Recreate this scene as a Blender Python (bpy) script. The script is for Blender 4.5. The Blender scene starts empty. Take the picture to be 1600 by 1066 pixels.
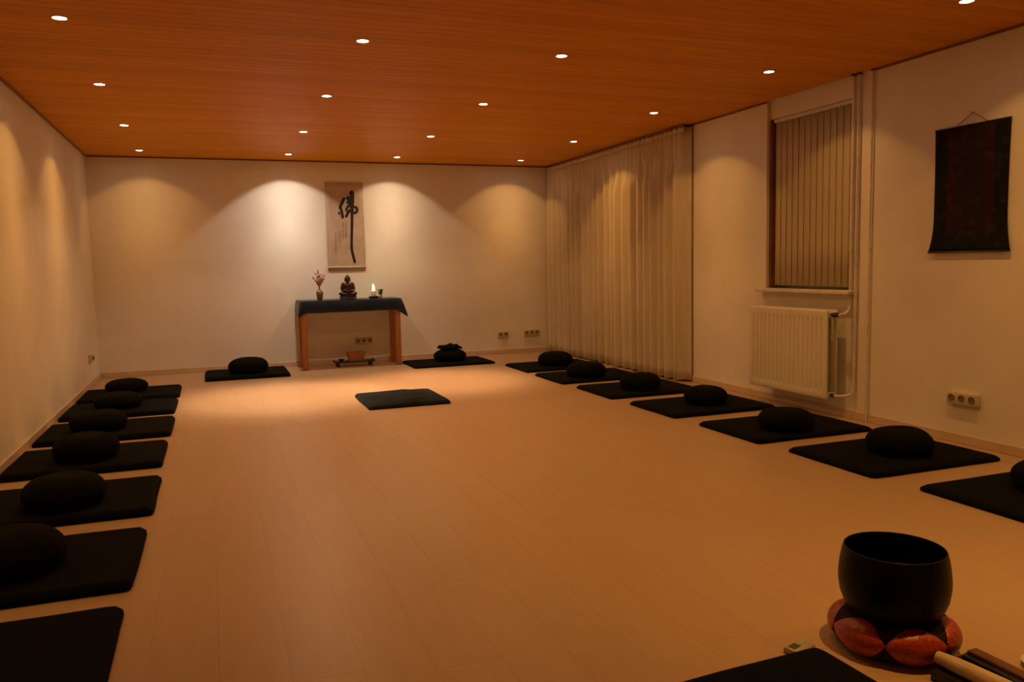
import bpy, bmesh, math, random
from mathutils import Vector, Matrix, noise
random.seed(7)
PI = math.pi
S = bpy.context.scene
COL = S.collection

# ------------------------------------------------------------------ camera, world, exposure
CAMX, CAMZ = 1.3071, 1.2390
YAW, PITCH, ROLL, FPX = 0.3531, 0.0943, -0.0208, 1260.67
fw = Vector((math.sin(YAW)*math.cos(PITCH), math.cos(YAW)*math.cos(PITCH), -math.sin(PITCH)))
r0 = Vector((math.cos(YAW), -math.sin(YAW), 0)); u0 = r0.cross(fw)
rt = math.cos(ROLL)*r0 + math.sin(ROLL)*u0
up = -math.sin(ROLL)*r0 + math.cos(ROLL)*u0
cd = bpy.data.cameras.new('camera'); cam = bpy.data.objects.new('camera', cd); COL.objects.link(cam)
M = Matrix((rt, up, -fw)).transposed().to_4x4(); M.translation = (CAMX, 0, CAMZ)
cam.matrix_world = M
cd.sensor_fit = 'HORIZONTAL'; cd.sensor_width = 36; cd.lens = FPX/1600*36; cd.clip_start = .05; cd.clip_end = 100
S.camera = cam
w = bpy.data.worlds.new('night'); S.world = w; w.use_nodes = True
w.node_tree.nodes['Background'].inputs[0].default_value = (.02, .025, .04, 1)
w.node_tree.nodes['Background'].inputs[1].default_value = .02
vs = S.view_settings
vs.view_transform = 'Standard'; vs.look = 'None'; vs.gamma = 1; vs.use_curve_mapping = False
vs.exposure = 1.28

# lamp settings (the lamps themselves are built with the ceiling spotlights further down)
WARM = (1.0, .46, .090)         # dimmed halogen
P_ROW = {0: 26, 1: 30, 2: 32, 3: 26, 4: 21, 5: 52}
# light distribution of the reflector lamps: (degrees off axis, relative intensity)
FLOOD = [(0, 1), (10, .95), (20, .70), (30, .38), (40, .23), (50, .185), (60, .155), (65, 0)]
ACCENT = [(0, 1), (8, .94), (16, .74), (24, .50), (32, .36), (40, .27), (46, .20), (50, 0)]
NARROW = [(0, 1), (10, .97), (17, .80), (23, .35), (29, .10), (45, .055), (60, .045), (65, 0)]
# (row, column): (colour, watts, distribution) of the lamps that are turned up
SPECIAL = {(0, 1): ((1, .84, .67), 38, ACCENT), (0, 2): ((1, .72, .45), 32, ACCENT),
           (0, 0): ((1, .48, .13), 13, ACCENT), (0, 3): ((1, .48, .13), 18, ACCENT),
           (1, 1): ((1, .64, .38), 225, NARROW), (1, 2): ((1, .56, .28), 190, NARROW)}
for _r in (1, 2, 3, 4):
    SPECIAL[(_r, 0)] = (WARM, 22 if _r < 3 else 18, ACCENT); SPECIAL[(_r, 3)] = (WARM, (0, 23, 20, 17, 20)[_r], ACCENT)
# the lamps swivel: the row at the altar wall and the outer columns are turned towards their walls (degrees about x, y)
TILT = {(1, 1): (-6, 6)}
for _c in range(4): TILT[(0, _c)] = (18, 0)
for _r in (1, 2, 3, 4): TILT[(_r, 0)] = (0, 16); TILT[(_r, 3)] = (0, -14)

# ------------------------------------------------------------------ sizes
W, D, H = 5.897, 10.600, 2.600
Y0 = -2.2                        # wall behind the photographer
BB = .062
LX = [.616, 2.231, 3.537, 5.186]
LY = [10.049, 8.389, 6.633, 4.996, 3.349, 1.700]

# ------------------------------------------------------------------ materials
MATS = {}
def mat(name, c1, c2=None, rough=.6, metal=0.0, scale=20, stretch=(1, 1, 1), bump=0.0, bscale=None, rand=0.0,
        sheen=0.0, emit=None, estr=0.0, spec=.5, trans=0.0, detail=4, coord='Object', coat=0.0):
    m = bpy.data.materials.new(name); m.use_nodes = True; nt = m.node_tree; N = nt.nodes; L = nt.links
    b = N['Principled BSDF']
    b.inputs['Roughness'].default_value = rough; b.inputs['Metallic'].default_value = metal
    b.inputs['Specular IOR Level'].default_value = spec
    b.inputs['Sheen Weight'].default_value = sheen
    b.inputs['Coat Weight'].default_value = coat
    b.inputs['Transmission Weight'].default_value = trans
    c2 = c2 or tuple(x*.8 for x in c1)
    tc = N.new('ShaderNodeTexCoord'); mp = N.new('ShaderNodeMapping'); mp.inputs['Scale'].default_value = stretch
    L.new(tc.outputs[coord], mp.inputs[0])
    nz = N.new('ShaderNodeTexNoise'); nz.inputs['Scale'].default_value = scale; nz.inputs['Detail'].default_value = detail
    L.new(mp.outputs[0], nz.inputs['Vector'])
    mx = N.new('ShaderNodeMix'); mx.data_type = 'RGBA'
    mx.inputs[6].default_value = (*c1, 1); mx.inputs[7].default_value = (*c2, 1)
    rmp = N.new('ShaderNodeMapRange'); rmp.inputs[1].default_value = .35; rmp.inputs[2].default_value = .65
    L.new(nz.outputs['Fac'], rmp.inputs[0]); L.new(rmp.outputs[0], mx.inputs[0])
    out = mx.outputs[2]
    if rand:
        oi = N.new('ShaderNodeObjectInfo'); hs = N.new('ShaderNodeHueSaturation')
        r2 = N.new('ShaderNodeMapRange'); r2.inputs[3].default_value = 1-rand; r2.inputs[4].default_value = 1+rand
        L.new(oi.outputs['Random'], r2.inputs[0]); L.new(r2.outputs[0], hs.inputs['Value'])
        L.new(out, hs.inputs['Color']); out = hs.outputs['Color']
        # shift the grain from piece to piece
        ad = N.new('ShaderNodeVectorMath'); ad.operation = 'ADD'
        sc = N.new('ShaderNodeMath'); sc.operation = 'MULTIPLY'; sc.inputs[1].default_value = 37
        L.new(oi.outputs['Random'], sc.inputs[0]); L.new(tc.outputs[coord], ad.inputs[0]); L.new(sc.outputs[0], ad.inputs[1])
        L.new(ad.outputs[0], mp.inputs[0])
    L.new(out, b.inputs['Base Color'])
    if bump:
        n2 = N.new('ShaderNodeTexNoise'); n2.inputs['Scale'].default_value = bscale or scale*4; n2.inputs['Detail'].default_value = 3
        L.new(mp.outputs[0], n2.inputs['Vector'])
        bp = N.new('ShaderNodeBump'); bp.inputs['Strength'].default_value = bump; bp.inputs['Distance'].default_value = .004
        L.new(n2.outputs['Fac'], bp.inputs['Height']); L.new(bp.outputs[0], b.inputs['Normal'])
    if emit:
        b.inputs['Emission Color'].default_value = (*emit, 1); b.inputs['Emission Strength'].default_value = estr
    MATS[name] = m
    return m

mat('plaster', (.80, .76, .68), (.76, .72, .64), rough=.9, scale=3, bump=.12, bscale=90)
mat('floor_wood', (.455, .315, .190), (.435, .300, .180), rough=.38, scale=3.0, stretch=(7, .7, 1), rand=.016, spec=.42)
mat('joint', (.385, .265, .158), rough=.8)
mat('ceiling_wood', (.72, .305, .011), (.60, .240, .008), rough=.5, scale=5, stretch=(.5, 14, 1), rand=.07, spec=.10)
mat('ceiling_gap', (.10, .035, .012), rough=.8)
mat('trim_wood', (.22, .085, .028), (.16, .06, .02), rough=.5, scale=8, stretch=(1, 1, 1))
mat('base_wood', (.62, .48, .34), (.56, .43, .30), rough=.5, scale=6)
mat('black_cotton', (.0032, .0036, .0030), (.0020, .0022, .0018), rough=.95, scale=60, bump=.25, bscale=500, sheen=0, spec=.1)
mat('black_linen', (.0040, .0042, .0032), (.0025, .0026, .0020), rough=.95, scale=40, bump=.3, bscale=300, sheen=0, spec=.1)
mat('blue_cotton', (.0055, .0140, .0280), (.0022, .0034, .0045), rough=.9, scale=9, bump=.3, bscale=300, sheen=.04, spec=.15)
mat('navy_cotton', (.0036, .0045, .0068), (.0025, .003, .0045), rough=.95, scale=30, bump=.25, bscale=500, sheen=0, spec=.1)
mat('satin_blue', (.0018, .013, .034), (.0012, .009, .022), rough=.38, scale=12, bump=.1, bscale=200, sheen=0, spec=.35)
mat('altar_wood', (.42, .16, .045), (.33, .12, .035), rough=.42, scale=5, stretch=(12, 12, 1))
mat('scroll_paper', (.52, .41, .30), (.46, .35, .25), rough=.9, scale=9, bump=.1)
mat('roller_wood', (.72, .60, .44), rough=.5)
mat('ink', (.008, .007, .006), rough=.7)
mat('faint_ink', (.28, .19, .12), rough=.8)
mat('bronze', (.10, .045, .018), (.045, .020, .009), rough=.38, metal=.7, scale=25)
mat('dark_pedestal', (.010, .008, .007), rough=.5)
mat('vase_glaze', (.30, .13, .035), (.18, .07, .02), rough=.30, scale=30)
mat('twig', (.16, .07, .035), rough=.8)
mat('blossom', (.34, .11, .075), (.50, .25, .19), rough=.8, scale=120)
mat('leaf_dark', (.14, .03, .02), rough=.7)
mat('wax', (.85, .78, .50), rough=.5)
MATS['wax'].node_tree.nodes['Principled BSDF'].inputs['Subsurface Weight'].default_value = .8
MATS['wax'].node_tree.nodes['Principled BSDF'].inputs['Subsurface Radius'].default_value = (.018, .016, .011)
MATS['wax'].node_tree.nodes['Principled BSDF'].inputs['Subsurface Scale'].default_value = 1.0
mat('flame', (1, .8, .4), rough=.5, emit=(1, .80, .42), estr=16)
mat('wick', (.01, .01, .01), rough=.9)
mat('black_lacquer', (.010, .009, .008), rough=.35)
mat('pot_white', (.70, .64, .52), rough=.4)
mat('plant_green', (.020, .045, .014), (.03, .06, .02), rough=.7, scale=80)
mat('terracotta', (.34, .135, .045), (.28, .10, .03), rough=.6, scale=15)
mat('socket_white', (.64, .57, .44), rough=.5)
mat('socket_old', (.62, .52, .37), rough=.5)
mat('socket_hole', (.24, .155, .09), rough=.6)
mat('radiator_paint', (.74, .70, .56), (.70, .66, .52), rough=.32, scale=4)
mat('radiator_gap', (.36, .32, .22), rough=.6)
mat('pipe_paint', (.78, .73, .64), rough=.35)
mat('valve_dark', (.05, .035, .025), rough=.5, metal=.3)
mat('blind_fabric', (.60, .52, .34), (.56, .48, .31), rough=.9, scale=50, stretch=(1, 1, .15), bump=.05)
mat('curtain_fabric', (.70, .63, .48), (.64, .57, .43), rough=.9, scale=30, stretch=(1, 1, .1), bump=.08, sheen=.1)
mat('curtain_tape', (.74, .67, .53), rough=.9)
mat('window_paint', (.72, .68, .60), rough=.4)
mat('night_glass', (.010, .012, .015), rough=.05, spec=.6)
mat('ring_metal', (.55, .42, .28), rough=.3, metal=.8)
mat('bell_metal', (.0050, .0068, .0022), (.0032, .0045, .0015), rough=.40, metal=.2, scale=10, spec=.16)
mat('cushion_maroon', (.022, .006, .005), (.014, .0045, .0045), rough=.7, scale=25, spec=.15)
mat('brocade_red', (.46, .052, .006), (.26, .026, .004), rough=.28, scale=70, bump=.5, bscale=140, spec=.6)
mat('timer_body', (.42, .36, .26), rough=.45)
mat('lcd', (.08, .09, .045), rough=.2)
mat('bone_wood', (.62, .50, .33), (.50, .38, .23), rough=.55, scale=10, stretch=(14, 1, 14))
mat('clapper_wood', (.16, .060, .022), (.11, .04, .015), rough=.4, scale=8, stretch=(14, 1, 14))
mat('porcelain', (.78, .74, .62), rough=.25)
mat('cord_brown', (.16, .08, .035), rough=.8)

# lamp glass of the spotlights
m = mat('lamp_glass', (1, .9, .7), rough=.3, emit=(1, .82, .55), estr=22)
# woven hanging on the right wall: dark green ground, two dull red bands, medallions towards the hem
def brocade_dark():
    m = bpy.data.materials.new('dark_brocade'); m.use_nodes = True; nt = m.node_tree; N = nt.nodes; L = nt.links
    b = N['Principled BSDF']; b.inputs['Roughness'].default_value = .85; b.inputs['Specular IOR Level'].default_value = .2
    tc = N.new('ShaderNodeTexCoord')
    sp = N.new('ShaderNodeSeparateXYZ'); L.new(tc.outputs['Object'], sp.inputs[0])
    wv = N.new('ShaderNodeTexVoronoi'); wv.inputs['Scale'].default_value = 13; L.new(tc.outputs['Object'], wv.inputs['Vector'])
    nz = N.new('ShaderNodeTexNoise'); nz.inputs['Scale'].default_value = 45; L.new(tc.outputs['Object'], nz.inputs['Vector'])
    # centre panel mask from |y| and z
    ab = N.new('ShaderNodeMath'); ab.operation = 'ABSOLUTE'; L.new(sp.outputs['Y'], ab.inputs[0])
    r1 = N.new('ShaderNodeValToRGB'); L.new(ab.outputs[0], r1.inputs[0])
    e = r1.color_ramp.elements
    e[0].position = 0; e[0].color = (.016, .008, .004, 1)
    e[1].position = .30; e[1].color = (.006, .007, .003, 1)
    for pos, c in ((.115, (.017, .008, .004, 1)), (.125, (.028, .006, .004, 1)), (.165, (.026, .006, .004, 1)), (.175, (.005, .006, .003, 1))):
        q = e.new(pos); q.color = c
    low = N.new('ShaderNodeMath'); low.operation = 'LESS_THAN'; low.inputs[1].default_value = -.29; L.new(sp.outputs['Z'], low.inputs[0])
    hi = N.new('ShaderNodeMath'); hi.operation = 'GREATER_THAN'; hi.inputs[1].default_value = .385; L.new(sp.outputs['Z'], hi.inputs[0])
    mxa = N.new('ShaderNodeMath'); mxa.operation = 'MAXIMUM'; L.new(low.outputs[0], mxa.inputs[0]); L.new(hi.outputs[0], mxa.inputs[1])
    g = N.new('ShaderNodeMix'); g.data_type = 'RGBA'; L.new(mxa.outputs[0], g.inputs[0]); L.new(r1.outputs[0], g.inputs[6]); g.inputs[7].default_value = (.006, .008, .003, 1)
    rr = N.new('ShaderNodeValToRGB'); L.new(wv.outputs['Distance'], rr.inputs[0])
    q = rr.color_ramp.elements; q[0].position = .30; q[0].color = (1, 1, 1, 1); q[1].position = .38; q[1].color = (0, 0, 0, 1)
    mu = N.new('ShaderNodeMath'); mu.operation = 'MULTIPLY'; L.new(rr.outputs[0], mu.inputs[0]); L.new(nz.outputs['Fac'], mu.inputs[1])
    ad = N.new('ShaderNodeMix'); ad.data_type = 'RGBA'; ad.blend_type = 'ADD'; ad.inputs[7].default_value = (.016, .013, .004, 1)
    L.new(mu.outputs[0], ad.inputs[0]); L.new(g.outputs[2], ad.inputs[6]); L.new(ad.outputs[2], b.inputs['Base Color'])
    bp = N.new('ShaderNodeBump'); bp.inputs['Strength'].default_value = .3; bp.inputs['Distance'].default_value = .002
    L.new(nz.outputs['Fac'], bp.inputs['Height']); L.new(bp.outputs[0], b.inputs['Normal'])
    MATS['dark_brocade'] = m
brocade_dark()
# curtain lets a little light through
for nm in ('curtain_fabric', 'blind_fabric'):
    nt = MATS[nm].node_tree; b = nt.nodes['Principled BSDF']; out = nt.nodes['Material Output']
    t = nt.nodes.new('ShaderNodeBsdfTranslucent'); t.inputs[0].default_value = (.7, .62, .45, 1)
    mx = nt.nodes.new('ShaderNodeMixShader'); mx.inputs[0].default_value = .08
    nt.links.new(b.outputs[0], mx.inputs[1]); nt.links.new(t.outputs[0], mx.inputs[2]); nt.links.new(mx.outputs[0], out.inputs[0])

# ------------------------------------------------------------------ mesh helpers
def mesh_of(bm, name, material, smooth=False):
    bmesh.ops.recalc_face_normals(bm, faces=bm.faces)
    me = bpy.data.meshes.new(name); bm.to_mesh(me); bm.free()
    if material: me.materials.append(MATS[material])
    if smooth:
        for p in me.polygons: p.use_smooth = True
    return me
def link(name, me, parent=None, loc=(0, 0, 0), rz=0):
    o = bpy.data.objects.new(name, me); COL.objects.link(o)
    o.location = loc; o.rotation_euler = (0, 0, rz)
    if parent: o.parent = parent
    return o
def obj(name, bm, material, parent=None, loc=(0, 0, 0), rz=0, smooth=False, sharp=None):
    me = mesh_of(bm, name, material, smooth)
    if smooth and sharp:
        try: me.set_sharp_from_angle(angle=math.radians(sharp))
        except Exception: pass
    return link(name, me, parent, loc, rz)
def tag(o, label, cat, group=None):
    o['label'] = label; o['category'] = cat
    if group: o['group'] = group
    return o
def thing(name, label, cat, loc=(0, 0, 0), rz=0, group=None):
    return tag(link(name, None, None, loc, rz), label, cat, group)
def struct(o, label=None):
    o['kind'] = 'structure'
    if label: o['label'] = label
    return o
def NB(): return bmesh.new()
def box(bm, x0, x1, y0, y1, z0, z1, bev=0, seg=1):
    vs = [bm.verts.new(v) for v in ((x0, y0, z0), (x1, y0, z0), (x1, y1, z0), (x0, y1, z0), (x0, y0, z1), (x1, y0, z1), (x1, y1, z1), (x0, y1, z1))]
    fs = [bm.faces.new([vs[i] for i in q]) for q in ((3, 2, 1, 0), (4, 5, 6, 7), (0, 1, 5, 4), (1, 2, 6, 5), (2, 3, 7, 6), (3, 0, 4, 7))]
    if bev:
        es = list({e for f in fs for e in f.edges})
        bmesh.ops.bevel(bm, geom=es, offset=bev, segments=seg, affect='EDGES', profile=.5)
    return bm
def cbox(bm, c, s, bev=0, seg=1):
    return box(bm, c[0]-s[0]/2, c[0]+s[0]/2, c[1]-s[1]/2, c[1]+s[1]/2, c[2]-s[2]/2, c[2]+s[2]/2, bev, seg)
def lathe(bm, prof, n=40, c=(0, 0, 0), close=False):
    rings = []
    for (r, z) in prof:
        if r < 1e-6: rings.append([bm.verts.new((c[0], c[1], c[2]+z))])
        else: rings.append([bm.verts.new((c[0]+r*math.cos(2*PI*i/n), c[1]+r*math.sin(2*PI*i/n), c[2]+z)) for i in range(n)])
    pairs = list(zip(rings, rings[1:]))
    if close: pairs.append((rings[-1], rings[0]))
    for a, b in pairs:
        for i in range(n):
            j = (i+1) % n
            if len(a) == 1 and len(b) == 1: continue
            if len(a) == 1: bm.faces.new((a[0], b[i], b[j]))
            elif len(b) == 1: bm.faces.new((a[i], a[j], b[0]))
            else: bm.faces.new((a[i], a[j], b[j], b[i]))
    return bm
def tube(bm, pts, rad, n=10, caps=True):
    pts = [Vector(p) for p in pts]
    rads = rad if isinstance(rad, (list, tuple)) else [rad]*len(pts)
    rings = []; ref = None
    for i, p in enumerate(pts):
        t = (pts[min(i+1, len(pts)-1)] - pts[max(i-1, 0)]).normalized()
        if ref is None: ref = Vector((0, 0, 1)) if abs(t.z) < .9 else Vector((1, 0, 0))
        a = (ref - t*ref.dot(t)).normalized(); b = t.cross(a); ref = a
        rings.append([bm.verts.new(p + rads[i]*(a*math.cos(2*PI*k/n) + b*math.sin(2*PI*k/n))) for k in range(n)])
    for a, b in zip(rings, rings[1:]):
        for k in range(n): bm.faces.new((a[k], a[(k+1) % n], b[(k+1) % n], b[k]))
    if caps:
        bm.faces.new(rings[0][::-1]); bm.faces.new(rings[-1])
    return bm
def grid(bm, nu, nv, f, wrap=False):
    R = [[bm.verts.new(f(i/(nu if wrap else nu-1), j/(nv-1))) for i in range(nu)] for j in range(nv)]
    for j in range(nv-1):
        for i in range(nu if wrap else nu-1):
            k = (i+1) % nu
            bm.faces.new((R[j][i], R[j][k], R[j+1][k], R[j+1][i]))
    return R
def blob(bm, c, r, rot=None, sub=3):
    q = bmesh.ops.create_icosphere(bm, subdivisions=sub, radius=1)['verts']
    m = Matrix.Translation(c) @ (rot or Matrix()) @ Matrix.Diagonal((r[0], r[1], r[2], 1))
    bmesh.ops.transform(bm, matrix=m, verts=q)
    return q
def bezier(pts, n=8):
    # Catmull-Rom through the points
    P = [Vector(p) for p in pts]; P = [P[0]*2-P[1]] + P + [P[-1]*2-P[-2]]; out = []
    for i in range(1, len(P)-2):
        for k in range(n):
            t = k/n
            out.append(.5*((2*P[i]) + (P[i+1]-P[i-1])*t + (2*P[i-1]-5*P[i]+4*P[i+1]-P[i+2])*t*t + (3*P[i]-P[i-1]-3*P[i+1]+P[i+2])*t**3))
    out.append(P[-2]); return out

# ------------------------------------------------------------------ the room
bm = NB(); box(bm, -.1, W+.3, Y0-.1, D+.1, -.10, -.008)
floor = struct(obj('floor', bm, 'joint'), 'pale wooden plank floor')
PW, PL = W/28, 1.40
plank_full = None
nrow = 28
for i in range(nrow):
    x = i*PW
    off = ((i*0.53) % 1.0)*PL
    y = Y0 - off
    while y < D-.002:
        a, b = max(y, Y0), min(y+PL, D)
        if b-a > .03:
            if b-a > PL-1e-4:
                if plank_full is None:
                    bm = NB(); box(bm, .0002, PW-.0002, .0002, PL-.0003, -.008, 0); plank_full = mesh_of(bm, 'floor_plank', 'floor_wood')
                link('floor_plank', plank_full, floor, (x, y, 0))
            else:
                bm = NB(); box(bm, .0002, PW-.0002, .0002, b-a-.0003, -.008, 0)
                obj('floor_plank', bm, 'floor_wood', floor, (x, a, 0))
        y += PL

bm = NB(); box(bm, -.1, W+.3, Y0-.1, D+.1, H+.013, H+.12)
ceiling = struct(obj('ceiling', bm, 'ceiling_gap'), 'orange-brown wooden board ceiling')
BWD = .09; nb = int(round((D-Y0)/BWD)); BWD = (D-Y0)/nb
bm = NB()
for side in (0,):
    pr = [(.0005, .013), (.0005, .003), (.0035, 0), (BWD-.0035, 0), (BWD-.0005, .003), (BWD-.0005, .013)]
    A = [bm.verts.new((0, y, z)) for y, z in pr]; B = [bm.verts.new((W, y, z)) for y, z in pr]
    for k in range(6): bm.faces.new((A[k], A[(k+1) % 6], B[(k+1) % 6], B[k]))
    bm.faces.new(A[::-1]); bm.faces.new(B)
bme = mesh_of(bm, 'ceiling_board', 'ceiling_wood')
for i in range(nb): link('ceiling_board', bme, ceiling, (0, Y0+i*BWD, H))

bm = NB(); box(bm, -.12, 0, Y0-.1, D+.1, -.02, H+.013)
struct(obj('wall_left', bm, 'plaster'), 'white plaster wall')
bm = NB(); box(bm, -.12, W+.3, D, D+.12, -.02, H+.013)
struct(obj('wall_back', bm, 'plaster'), 'white plaster wall behind the altar table')
bm = NB(); box(bm, -.12, W+.3, Y0-.12, Y0, -.02, H+.013)
struct(obj('wall_front', bm, 'plaster'), 'white plaster wall')
NY0, NY1, NZ0, ND = 4.925, 5.930, .985, .20          # window niche in the right wall
bm = NB()
box(bm, W, W+.3, Y0-.1, NY0, -.02, H+.013)
box(bm, W, W+.3, NY1, D+.1, -.02, H+.013)
box(bm, W, W+.3, NY0, NY1, -.02, NZ0)
box(bm, W+.035, W+.3, NY0, NY1, 2.445, H+.013)       # lintel panel, set back a little
box(bm, W+ND, W+.3, NY0, NY1, NZ0, 2.445)
struct(obj('wall_right', bm, 'plaster'), 'white plaster wall with window niche')

# window in the niche, behind the closed blind
bm = NB(); xw = W+ND-.05
box(bm, xw, W+ND, NY0, NY0+.06, NZ0, 2.445, .004); box(bm, xw, W+ND, NY1-.06, NY1, NZ0, 2.445, .004)
box(bm, xw, W+ND, NY0+.06, NY1-.06, NZ0, NZ0+.06, .004); box(bm, xw, W+ND, NY0+.06, NY1-.06, 2.385, 2.445, .004)
win = struct(obj('window_1', bm, 'window_paint'), 'window behind closed vertical blind')
bm = NB(); box(bm, W+ND-.03, W+ND-.02, NY0+.055, NY1-.055, NZ0+.055, 2.39); obj('pane', bm, 'night_glass', win)
bm = NB(); box(bm, W-.075, W+ND-.05, 4.865, 5.985, .957, .987, .006, 2); obj('window_sill', bm, 'window_paint', win)

def board_strip(name, x0, x1, y0, y1, z0, z1, m, label):
    bm = NB(); box(bm, x0, x1, y0, y1, z0, z1, .003); return struct(obj(name, bm, m), label)
board_strip('baseboard_left', 0, .012, Y0, D, 0, BB, 'base_wood', 'low wooden baseboard')
board_strip('baseboard_back', .012, W-.012, D-.012, D, 0, BB, 'base_wood', 'low wooden baseboard')
board_strip('baseboard_right', W-.012, W, Y0, D, 0, BB, 'base_wood', 'low wooden baseboard')
board_strip('trim_1', 0, .018, Y0, D-.018, H-.016, H, 'trim_wood', 'dark ceiling edge strip')
board_strip('trim_2', 0, W, D-.018, D, H-.016, H, 'trim_wood', 'dark ceiling edge strip')
board_strip('trim_3', W-.018, W, Y0, NY0-.2, H-.016, H, 'trim_wood', 'dark ceiling edge strip')
board_strip('trim_4', W-.018, W, NY1, D-.018, H-.016, H, 'trim_wood', 'dark ceiling edge strip')

# ------------------------------------------------------------------ ceiling spotlights
bm = NB(); lathe(bm, [(.034, 0), (.035, -.0035), (.040, -.005), (.0455, -.003), (.046, 0)], 32, close=True)
ring_me = mesh_of(bm, 'trim_ring', 'ring_metal', True)
bm = NB(); lathe(bm, [(0, -.0032), (.018, -.0030), (.0335, -.0015), (.034, -.0002), (0, -.0002)], 32)
lens_me = mesh_of(bm, 'lamp_glass', 'lamp_glass', True)
ROWN = ['row along the altar wall', 'second row from the altar wall', 'third row from the altar wall', 'fourth row from the altar wall', 'row nearest the camera', 'row above the bell bowl']
COLN = ['leftmost', 'second from the left', 'third from the left', 'rightmost']
def spot(name, parent, col, power, dist, rad=.02):
    ld = bpy.data.lights.new(name, 'SPOT'); ld.color = col; ld.energy = power; ld.spot_size = math.radians(2*dist[-1][0]+4); ld.spot_blend = .05
    ld.shadow_soft_size = rad
    ld.use_nodes = True; nt = ld.node_tree; N = nt.nodes; L = nt.links
    em = next(n for n in N if n.type == 'EMISSION')
    tc = N.new('ShaderNodeTexCoord'); sp = N.new('ShaderNodeSeparateXYZ'); L.new(tc.outputs['Normal'], sp.inputs[0])
    ab = N.new('ShaderNodeMath'); ab.operation = 'ABSOLUTE'; L.new(sp.outputs['Z'], ab.inputs[0])
    ac = N.new('ShaderNodeMath'); ac.operation = 'ARCCOSINE'; L.new(ab.outputs[0], ac.inputs[0])
    dv = N.new('ShaderNodeMath'); dv.operation = 'DIVIDE'; dv.inputs[1].default_value = PI/2; L.new(ac.outputs[0], dv.inputs[0])
    rp = N.new('ShaderNodeValToRGB'); L.new(dv.outputs[0], rp.inputs[0]); e = rp.color_ramp.elements
    e[0].position = dist[0][0]/90; e[0].color = (dist[0][1],)*3 + (1,)
    e[1].position = dist[-1][0]/90; e[1].color = (dist[-1][1],)*3 + (1,)
    for a, v in dist[1:-1]:
        q = e.new(a/90); q.color = (v, v, v, 1)
    L.new(rp.outputs[0], em.inputs['Strength'])
    o = bpy.data.objects.new(name, ld); COL.objects.link(o); o.parent = parent; o.location = (0, 0, -.012)
    return o
for j, y in enumerate(LY):
    for i, x in enumerate(LX):
        if j == 5 and i < 2: continue
        bright = j == 0 and i in (1, 2)
        if bright:
            lab = 'bright recessed ceiling spotlight left of the calligraphy scroll' if i == 1 else 'bright recessed ceiling spotlight right of the calligraphy scroll'
        elif j == 4 and i == 3: lab = 'recessed ceiling spotlight in the top right corner of the picture'
        else: lab = 'recessed ceiling spotlight, %s in the %s' % (COLN[i], ROWN[j])
        if j == 5: lab = 'recessed ceiling spotlight, %s one of the two above the bell bowl' % ('left' if i == 2 else 'right')
        if j == 4 and i < 3: lab = 'recessed ceiling spotlight, %s in the %s' % (COLN[i], ROWN[j])
        t = thing('ceiling_spotlight', lab, 'spotlight', (x, y, H), group='recessed ceiling spotlights')
        link('trim_ring', ring_me, t); link('lamp_glass', lens_me, t)
        c, pw, dist = SPECIAL.get((j, i), (WARM, P_ROW[j], FLOOD))
        sp_ = spot('lamp_light', t, c, pw, dist)
        ax_, ay_ = TILT.get((j, i), (0, 0)); sp_.rotation_euler = (math.radians(ax_), math.radians(ay_), 0)

# ------------------------------------------------------------------ curtain
CY0, CY1, CX = 7.075, 10.555, W-.118
ct = thing('curtain', 'floor-length off-white pleated curtain hanging in front of the right wall', 'curtain', (CX, CY0, 0))
LN = CY1-CY0
NPL = 38
rr = random.Random(3)
kn = [0]
while kn[-1] < NPL: kn.append(kn[-1] + rr.choice([1, 1.5, 2, 1, 1.5]))
def fold(s, top):
    # s in pleat units; irregular merged folds below, even pinch pleats at the heading
    a = math.sin(2*PI*s)*.5
    b = noise.noise(Vector((s*.9, 1.7, 0)))*1.1 + noise.noise(Vector((s*1.9, 5.1, 0)))*.5
    c = math.sin(2*PI*s*.58 + 2.2*noise.noise(Vector((s*.23, 9, 0))))*.75
    return a*top + (1-top)*(c*.8 + b*.35)
def cf(u, v):
    z = .022 + v*(2.574-.022)
    s = u*NPL
    top = max(0, min(1, (z-2.05)/.42)); top = top*top*(3-2*top)
    amp = .040 + .036*(1-top)
    if top > .9: amp *= 1 - (top-.9)*2
    y = u*LN + .012*(1-top)*noise.noise(Vector((s*.7, z*.5, 3)))
    x = amp*fold(s + (1-top)*.25*noise.noise(Vector((s*.3, z*.4, 0))), top)
    e = max(0, 1-u/.012); x = x*(1-e) + e*.100                # the outer edge turns back to the wall
    return (x, y, z)
bm = NB(); grid(bm, 760, 26, cf)
fab = obj('curtain_fabric', bm, 'curtain_fabric', ct, smooth=True)
md = fab.modifiers.new('thickness', 'SOLIDIFY'); md.thickness = .0016
bm = NB(); grid(bm, 620, 3, lambda u, v: (.040*fold(u*NPL, 1)-.002, u*LN, 2.525+v*.05))
tp = obj('heading_tape', bm, 'curtain_tape', ct, smooth=True); md = tp.modifiers.new('thickness', 'SOLIDIFY'); md.thickness = .002
bm = NB(); cbox(bm, (0, LN/2, 2.589), (.024, LN, .020), .003); obj('curtain_rail', bm, 'trim_wood', ct)

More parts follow.
